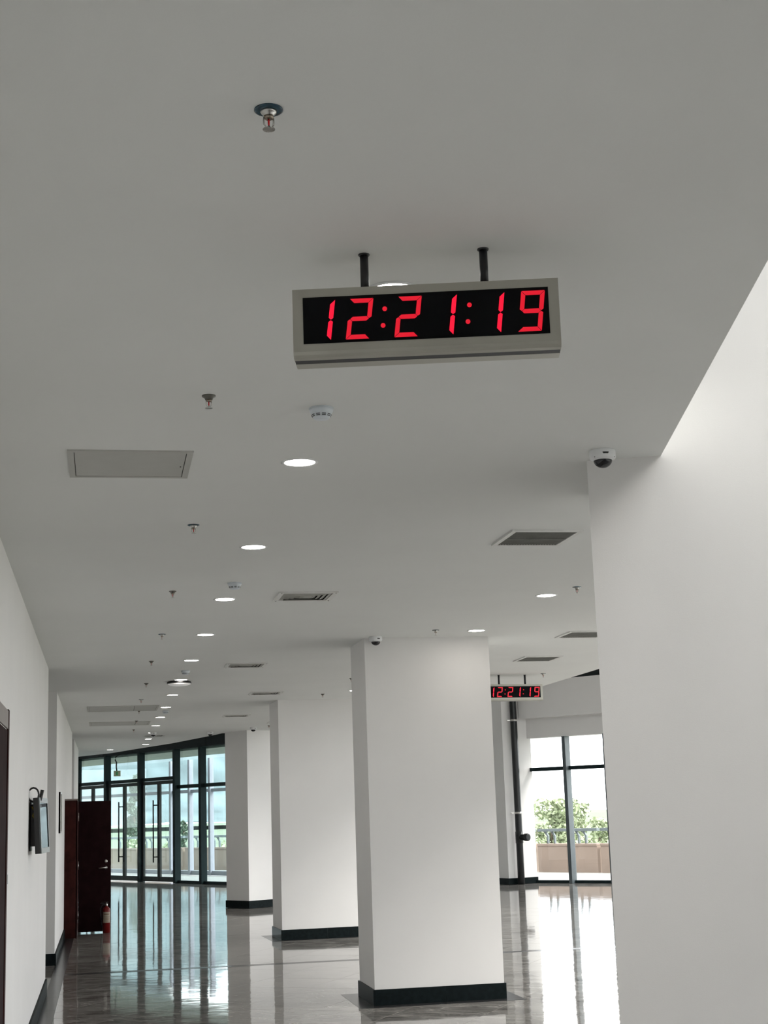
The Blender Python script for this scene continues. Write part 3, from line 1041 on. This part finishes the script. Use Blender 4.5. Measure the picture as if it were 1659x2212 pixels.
# dome cameras
def make_camera(label, rz):
    t = thing('dome_camera', label, 'camera', (0, 0, CEIL), rz, group='dome cameras')
    b_ = MB().lathe([(.064, 0), (.066, -.004), (.066, -.034), (.063, -.043), (.050, -.048)], 36).build('body', WPLAST, t)
    dm = [(.047, -.044)] + [(.047 * math.cos(a), -.048 - .040 * math.sin(a)) for a in [math.pi / 2 * k / 8 for k in range(1, 9)]]
    dm[-1] = (0.0, dm[-1][1])
    MB().lathe(dm, 32).build('dome', SMOKEDOME, t)
    MB().lathe([(.0495, -.0475), (.0485, -.0505)], 32).build('dome_ring', WPLAST, t)
    for zz, hh, wd in ((-.0215, .0028, .0155), (-.0265, .0020, .0125)):
        mb = MB()
        for k in range(6):
            a0 = -wd / .066 + 2 * wd / .066 * k / 6
            a1 = a0 + 2 * wd / .066 / 6
            pts = []
            for a in (a0, a1):
                for r in (.0655, .0668):
                    for z in (zz - hh, zz + hh):
                        pts.append((r * math.cos(a), r * math.sin(a), z))
            mb.add(pts, ((2, 3, 7, 6), (0, 1, 3, 2), (4, 6, 7, 5), (1, 5, 7, 3), (0, 2, 6, 4)))
        mb.build('logo_mark', GRILLEDK, b_)
    for s in (-1, 1):
        a = s * .9
        MB().lathe([(.0022, 0), (.0022, .002)], 8, Matrix.Translation((.0640 * math.cos(a), .0640 * math.sin(a), -.040)) @ Matrix.Rotation(a, 4, 'Z') @ Matrix.Rotation(math.pi / 2, 4, 'Y')).build('screw', GRILLEDK, b_)
    return t


cm = None
for x, y, rz, lb in ((1301, 974, -95, 'white dome camera on the ceiling in front of the right pillar'), (811, 1376, -72, 'white dome camera at the top of the broad column'),
                     (547, 1571, -60, 'small dome camera at the top of the farthest column'), (331, 1582, -80, 'tiny dome camera among the far corridor downlights'),
                     (454, 1581, -80, 'tiny dome camera at the ceiling edge above the glass entrance')):
    p = at_z(x, y, CEIL)
    if y == 1376:
        p.y = 15.06
    if cm is None:
        cm = make_camera(lb, math.radians(rz))
        cm.location = (p.x, p.y, CEIL)
    else:
        dup(cm, (p.x, p.y, CEIL), math.radians(rz), lb)


# return grilles (long slats, dark inside)
def make_grille(label, wx, wy, n=22):
    t = thing('return_grille', label, 'vent', (0, 0, CEIL), group='return air grilles')
    f = .032
    fr = MB()
    for (a, b_, c, d) in ((0, f, 0, wy), (wx - f, wx, 0, wy), (f, wx - f, 0, f), (f, wx - f, wy - f, wy)):
        fr.box(a, b_, c, d, -.012, 0)
    fr.build('frame', GRILLE, t)
    MB().box(f * .9, wx - f * .9, f * .9, wy - f * .9, -.0015, 0).build('duct_shade_plate', GRILLEDK, t)  # dark plate on the uncut ceiling, painted as the shade in the duct
    st = (wx - 2 * f) / n
    for k in range(n):
        x = f + st * (k + .5)
        M = Matrix.Translation((x, 0, -.0062)) @ Matrix.Rotation(math.radians(38), 4, 'Y')
        MB().box(-.0058, .0058, f, wy - f, -.0007, .0007, M).build('slat', DUCTGREY, t)
    MB().box(f, wx - f, wy * .52 - .004, wy * .52 + .004, -.0125, -.0095).build('cross_bar', DUCTGREY, t)
    return t


g1 = make_grille('dark slatted return air grille left of the right pillar, nearest of three', .475, .55)
g1.location = (2.565, 9.175, CEIL)
dup(g1, (4.675, 14.74, CEIL), 0, 'dark slatted return air grille cut off by the right pillar')
dup(g1, (4.89, 17.22, CEIL), 0, 'dark slatted return air grille above the distant clock')


# supply diffusers (concentric sloping blades)
def make_diffuser(label, wd=.475):
    t = thing('air_diffuser', label, 'vent', (0, 0, CEIL), group='supply air diffusers')
    f = .038
    fr = MB()
    for (a, b_, c, d) in ((0, f, 0, wd), (wd - f, wd, 0, wd), (f, wd - f, 0, f), (f, wd - f, wd - f, wd)):
        fr.box(a, b_, c, d, -.011, 0)
    fr.build('frame', GRILLE, t)
    MB().box(f * .9, wd - f * .9, f * .9, wd - f * .9, -.0015, 0).build('duct_shade_plate', GRILLEDK, t)  # dark sheet imitates shade above the blades, no opening is cut
    cx = wd / 2
    for k in range(4):
        r0 = cx - f - k * .038
        r1 = r0 - .032
        for q in range(4):
            M = Matrix.Translation((cx, cx, 0)) @ Matrix.Rotation(q * math.pi / 2, 4, 'Z')
            MB().add([M @ Vector(v) for v in ((-r0, -r0, -.0025), (r0, -r0, -.0025), (r1, -r1, -.0125), (-r1, -r1, -.0125),
                                              (-r0, -r0, -.0035), (r0, -r0, -.0035), (r1, -r1, -.0140), (-r1, -r1, -.0140))],
                     ((0, 1, 2, 3), (7, 6, 5, 4), (0, 4, 5, 1), (1, 5, 6, 2), (2, 6, 7, 3), (3, 7, 4, 0))).build('blade', BLADE, t)
    MB().box(cx - .05, cx + .05, cx - .05, cx + .05, -.0135, -.0118).build('centre_plate', BLADE, t)
    for x in (.018, wd - .018):
        for y in (.018, wd - .018):
            MB().lathe([(.006, -.0105), (.006, -.0128)], 10, Matrix.Translation((x, y, 0))).build('screw', GRILLEDK, t)
    return t


v = make_diffuser('square supply air diffuser in mid ceiling, largest of the corridor diffusers')
v.location = (1.37, 11.85, CEIL)
for x, y, lb in ((1.40, 17.53, 'square supply air diffuser, second from the camera, left of the broad column'),
                 (2.07, 21.72, 'square supply air diffuser just before the second column'),
                 (2.06, 26.65, 'square supply air diffuser between the second and farthest columns'),
                 (3.09, 28.9, 'supply air diffuser peeping out left of the second column top'),
                 (.80, 32.6, 'farthest dark supply air diffuser beneath the tiny dome camera')):
    dup(v, (x, y, CEIL), 0, lb)


# access hatches
def make_hatch(label, x0, x1, y0, y1, split=(), dark=False):
    t = thing('access_panel', label, 'panel', (x0, y0, CEIL))
    wx, wy, f = x1 - x0, y1 - y0, .03
    fr = MB()
    for (a, b_, c, d) in ((0, f, 0, wy), (wx - f, wx, 0, wy), (f, wx - f, 0, f), (f, wx - f, wy - f, wy)):
        fr.box(a, b_, c, d, -.008, 0)
    fr.build('frame', PANELG, t)
    MB().box(f * .95, wx - f * .95, f * .95, wy - f * .95, -.0012, 0).build('gap_backing', GRILLEDK, t)
    xs = [f] + [wx * s for s in split] + [wx - f]
    for a, b_ in zip(xs[:-1], xs[1:]):
        MB().box(a + .0035, b_ - .0035, f + .0035, wy - f - .0035, -.006, -.0014).build('panel', PANELG, t)
    MB().lathe([(.004, -.0055), (.004, -.0085)], 10, Matrix.Translation((wx - f - .018, wy * .55, 0))).build('latch', GRILLEDK, t)
    return t


make_hatch('flat grey square access panel in the ceiling, nearest the camera at left', -.18, .42, 7.14, 7.72)
make_hatch('wide grey ceiling panel at the far left, nearer of two', -.27, .845, 23.98, 25.15, (.66,))
make_hatch('wide grey ceiling panel at the far left, farther of two', -.275, .825, 27.95, 29.0, (.76,))

# hanging exit sign
ep = Vector((EP[0], EP[1], 0)) + Vector((math.cos(eang), math.sin(eang), 0)) * ex(.50) + Vector((nx_, ny_, 0)) * -.12
es = thing('exit_sign', 'small cream and green exit sign hanging on a cable from the entrance header', 'sign', (ep.x, ep.y, 3.275), 0.0)
MB().tube([(.10, .05, .62), (.09, -.04, .585), (.02, -.10, .55), (-.055, -.12, .50), (-.06, -.12, .42), (-.02, -.12, .34), (-.025, -.12, .2), (-.01, -.12, .08)], .021, 8).build('cable', BLACKP, es)
MB().box(-.105, .105, -.14, -.10, -.085, .085).build('sign_body', SIGNBODY, es, bevel=.004)
MB().box(-.04, .025, -.145, -.139, -.055, .055).build('green_symbol', GREENSIGN, es)

# =================================================================== LEFT WALL THINGS
# near door at the left edge of the frame
dn = thing('door_1', 'dark red wooden door and casing cut off by the left edge', 'door', (WX, 9.04, 0), kind='structure')
MB().box(0, .012, 1.36, 1.47, 0, 2.61).build('casing', WOODR, dn)
MB().box(0, .012, -.11, 0, 0, 2.61).build('casing', WOODR, dn)
MB().box(0, .010, 0, 1.36, 2.48, 2.60).build('head_casing', CASGREY, dn)  # reflected light on the casing head is put into its grey colour
MB().box(.0, .006, .005, 1.355, .01, 2.47).build('leaf', WOODE, dn)

# switch plate
sw = thing('light_switch', 'white light switch on the left wall beside the near door casing', 'switch', (WX, 10.54, 1.50))
MB().box(0, .010, 0, .086, -.043, .043).build('plate', WPLAST, sw, bevel=.002)
MB().box(.009, .014, .02, .066, -.03, .03).build('rocker', WPLAST, sw)

# television
tv = thing('television', 'small black wall television seen edge-on with looped cable on the left wall', 'television', (WX, 13.9, 1.60))
A = Vector((.105, -.36, 0)); Bv = Vector((.148, .36, 0))
dd = (Bv - A)
tang = math.atan2(dd.y, dd.x)
TM = Matrix.Translation(A) @ Matrix.Rotation(tang, 4, 'Z') @ Matrix.Rotation(math.radians(-3), 4, 'X')
Lt = dd.length
MB().box(0, Lt, -.0, .045, 0, .475, TM).build('case', BLACKP, tv, bevel=.004)
bz = MB()
bz.box(0, Lt, -.010, 0, 0, .045, TM)
bz.box(0, Lt, -.010, 0, .43, .475, TM)
bz.box(0, .03, -.010, 0, .045, .43, TM)
bz.box(Lt - .03, Lt, -.010, 0, .045, .43, TM)
bz.build('bezel', TVBEZ, tv)
MB().box(.03, Lt - .03, -.004, 0, .045, .43, TM).build('screen', TVGLASS, tv)
MB().box(.004, .10, -.20, .20, .06, .42).build('back_housing', BLACKP, tv, bevel=.01)
MB().box(0, .012, -.15, .15, .02, .46).build('wall_plate', BLACKP, tv)
lp = [Vector((.02, -.22, .36 + .0))]
loop = [(.035 + .045 * math.cos(a), -.24, .50 + .06 * math.sin(a)) for a in [math.pi * 2 * k / 16 for k in range(13)]]
MB().tube([(.06, -.22, .38)] + loop, .008, 8).build('cable', BLACKP, tv)
MB().tube([(.07, -.22, .40), (.095, -.22, .47), (.11, -.22, .54)], .016, 10).build('plug', BLACKP, tv)
MB().tube([(.02, -.225, .40), (.045, -.225, .36), (.03, -.225, .32), (.05, -.225, .29)], .005, 6).build('yellow_cable', YELLOW, tv)

# notice board edge-on
nb2 = thing('notice_board', 'thin grey framed board on the left wall before the red door', 'board', (WX, 22.45, 1.70))
MB().box(0, .022, 0, .62, 0, .58).build('panel', SLATE, nb2)
for (a, b_, c, d) in ((0, .62, 0, .025), (0, .62, .555, .58), (0, .025, .025, .555), (.595, .62, .025, .555)):
    MB().box(.0, .030, a, b_, c, d).build('frame_bar', CHROME, nb2)

# open red door beyond the passage
dr = thing('door_2', 'dark red wooden door standing open across the corridor, with deep frame', 'door', (WX, 25.85, 0), kind='structure')
MB().box(0, .205, 0, 1.08, 0, 2.20).build('frame', WOODR, dr)
MB().box(0, .215, -.012, .03, 2.2, 2.225).build('frame_cap', CASGREY, dr)
lf = MB().box(.212, .755, .99, 1.035, .02, 2.19).build('leaf', WOODE, dr)
for zz in (.30, 1.12, 1.93):
    MB().tube([(.2085, .985, zz - .07), (.2085, .985, zz + .07)], .008, 8).build('hinge', CHROME, dr)
MB().box(.19, .208, .0, 1.0, 0.0, 2.20).build('jamb_edge', WOODR, dr)
M = Matrix.Translation((.672, .99, 1.07)) @ Matrix.Rotation(math.pi / 2, 4, 'X')
MB().lathe([(.030, -.0), (.030, .012), (.014, .018), (.012, .05)], 20, M).build('lever_rose', CHROME, lf)
MB().tube([(.672, .945, 1.07), (.55, .940, 1.062)], .009, 8).build('lever_handle', CHROME, lf)
M = Matrix.Translation((.672, .99, 1.175)) @ Matrix.Rotation(math.pi / 2, 4, 'X')
MB().lathe([(.028, -.0), (.028, .012), (.010, .016)], 20, M).build('lock_cylinder', CHROME, lf)
MB().box(.753, .757, 1.0, 1.025, 1.04, 1.10).build('latch_plate', CHROME, lf)

# fire extinguisher
ext = thing('fire_extinguisher', 'red fire extinguisher with cream label standing against the open red door', 'extinguisher', (.045, 26.70, 0), math.radians(-90))
MB().lathe([(.050, 0), (.062, .006), (.062, .36), (.058, .39), (.042, .415), (.022, .428), (.020, .44)], 28).build('cylinder', REDEXT, ext)
lb = MB()
for k in range(10):
    a0, a1 = -1.15 + 2.3 * k / 10, -1.15 + 2.3 * (k + 1) / 10
    lb.add([(.0628 * math.cos(a), .0628 * math.sin(a), z) for a, z in ((a0, .17), (a1, .17), (a1, .345), (a0, .345))], ((0, 1, 2, 3),), True)
lbl = lb.build('label', CREAM, ext)
for zz, hh, w_ in ((.325, .006, .9), (.305, .012, .8), (.275, .004, .9), (.262, .004, .9), (.249, .004, .7), (.236, .004, .9), (.215, .010, .6), (.19, .004, .9)):
    ln = MB()
    for k in range(6):
        a0, a1 = -w_ + 2 * w_ * k / 6, -w_ + 2 * w_ * (k + 1) / 6
        ln.add([(.0633 * math.cos(a), .0633 * math.sin(a), z) for a, z in ((a0, zz - hh / 2), (a1, zz - hh / 2), (a1, zz + hh / 2), (a0, zz + hh / 2))], ((0, 1, 2, 3),), True)
    ln.build('print_line', INK, lbl)
MB().lathe([(.018, .44), (.020, .448), (.020, .475), (.012, .482), (.010, .50)], 16).build('valve', CHROME, ext)
MB().box(-.012, .012, -.10, .03, .478, .486).build('lever', BLACKP, ext, bevel=.002)
MB().box(-.010, .010, -.09, .03, .500, .508).build('lever', BLACKP, ext, bevel=.002)
MB().tube([(.0, -.02, .465), (.0, -.07, .46), (.0, -.10, .40), (.0, -.095, .28), (.0, -.08, .17)], .009, 8).build('hose', BLACKP, ext)
MB().lathe([(.012, .09), (.010, .18)], 12, Matrix.Translation((0, -.08, 0))).build('nozzle', BLACKP, ext)

# drain pipe on the distant column
dp = thing('drain_pipe', 'black vertical drainpipe with two steel clamps in front of the distant column', 'pipe', (10.005, 36.56, 0))
MB().lathe([(.085, 0), (.085, 1.00), (.085, 2.9), (.085, 5.0), (.085, ROOF)], 20).build('pipe', PIPE, dp)
MB().lathe([(.095, .98), (.095, 1.26)], 20).build('coupling', PIPE, dp)
for zz in (1.71, 3.97):
    MB().lathe([(.090, zz - .025), (.090, zz + .025)], 20).build('clamp', CHROME, dp)
    MB().box(-.17, -.05, .0, .05, zz - .012, zz + .012).build('clamp_arm', CHROME, dp)
sa = math.radians(-58)
M = Matrix.Translation((.0, 0, 1.12)) @ Matrix.Rotation(sa, 4, 'Z') @ Matrix.Rotation(math.pi / 2, 4, 'Y')
MB().lathe([(.075, .0), (.075, .20), (.092, .20), (.092, .29), (.07, .31)], 20, M).build('cleanout_stub', PIPE, dp)
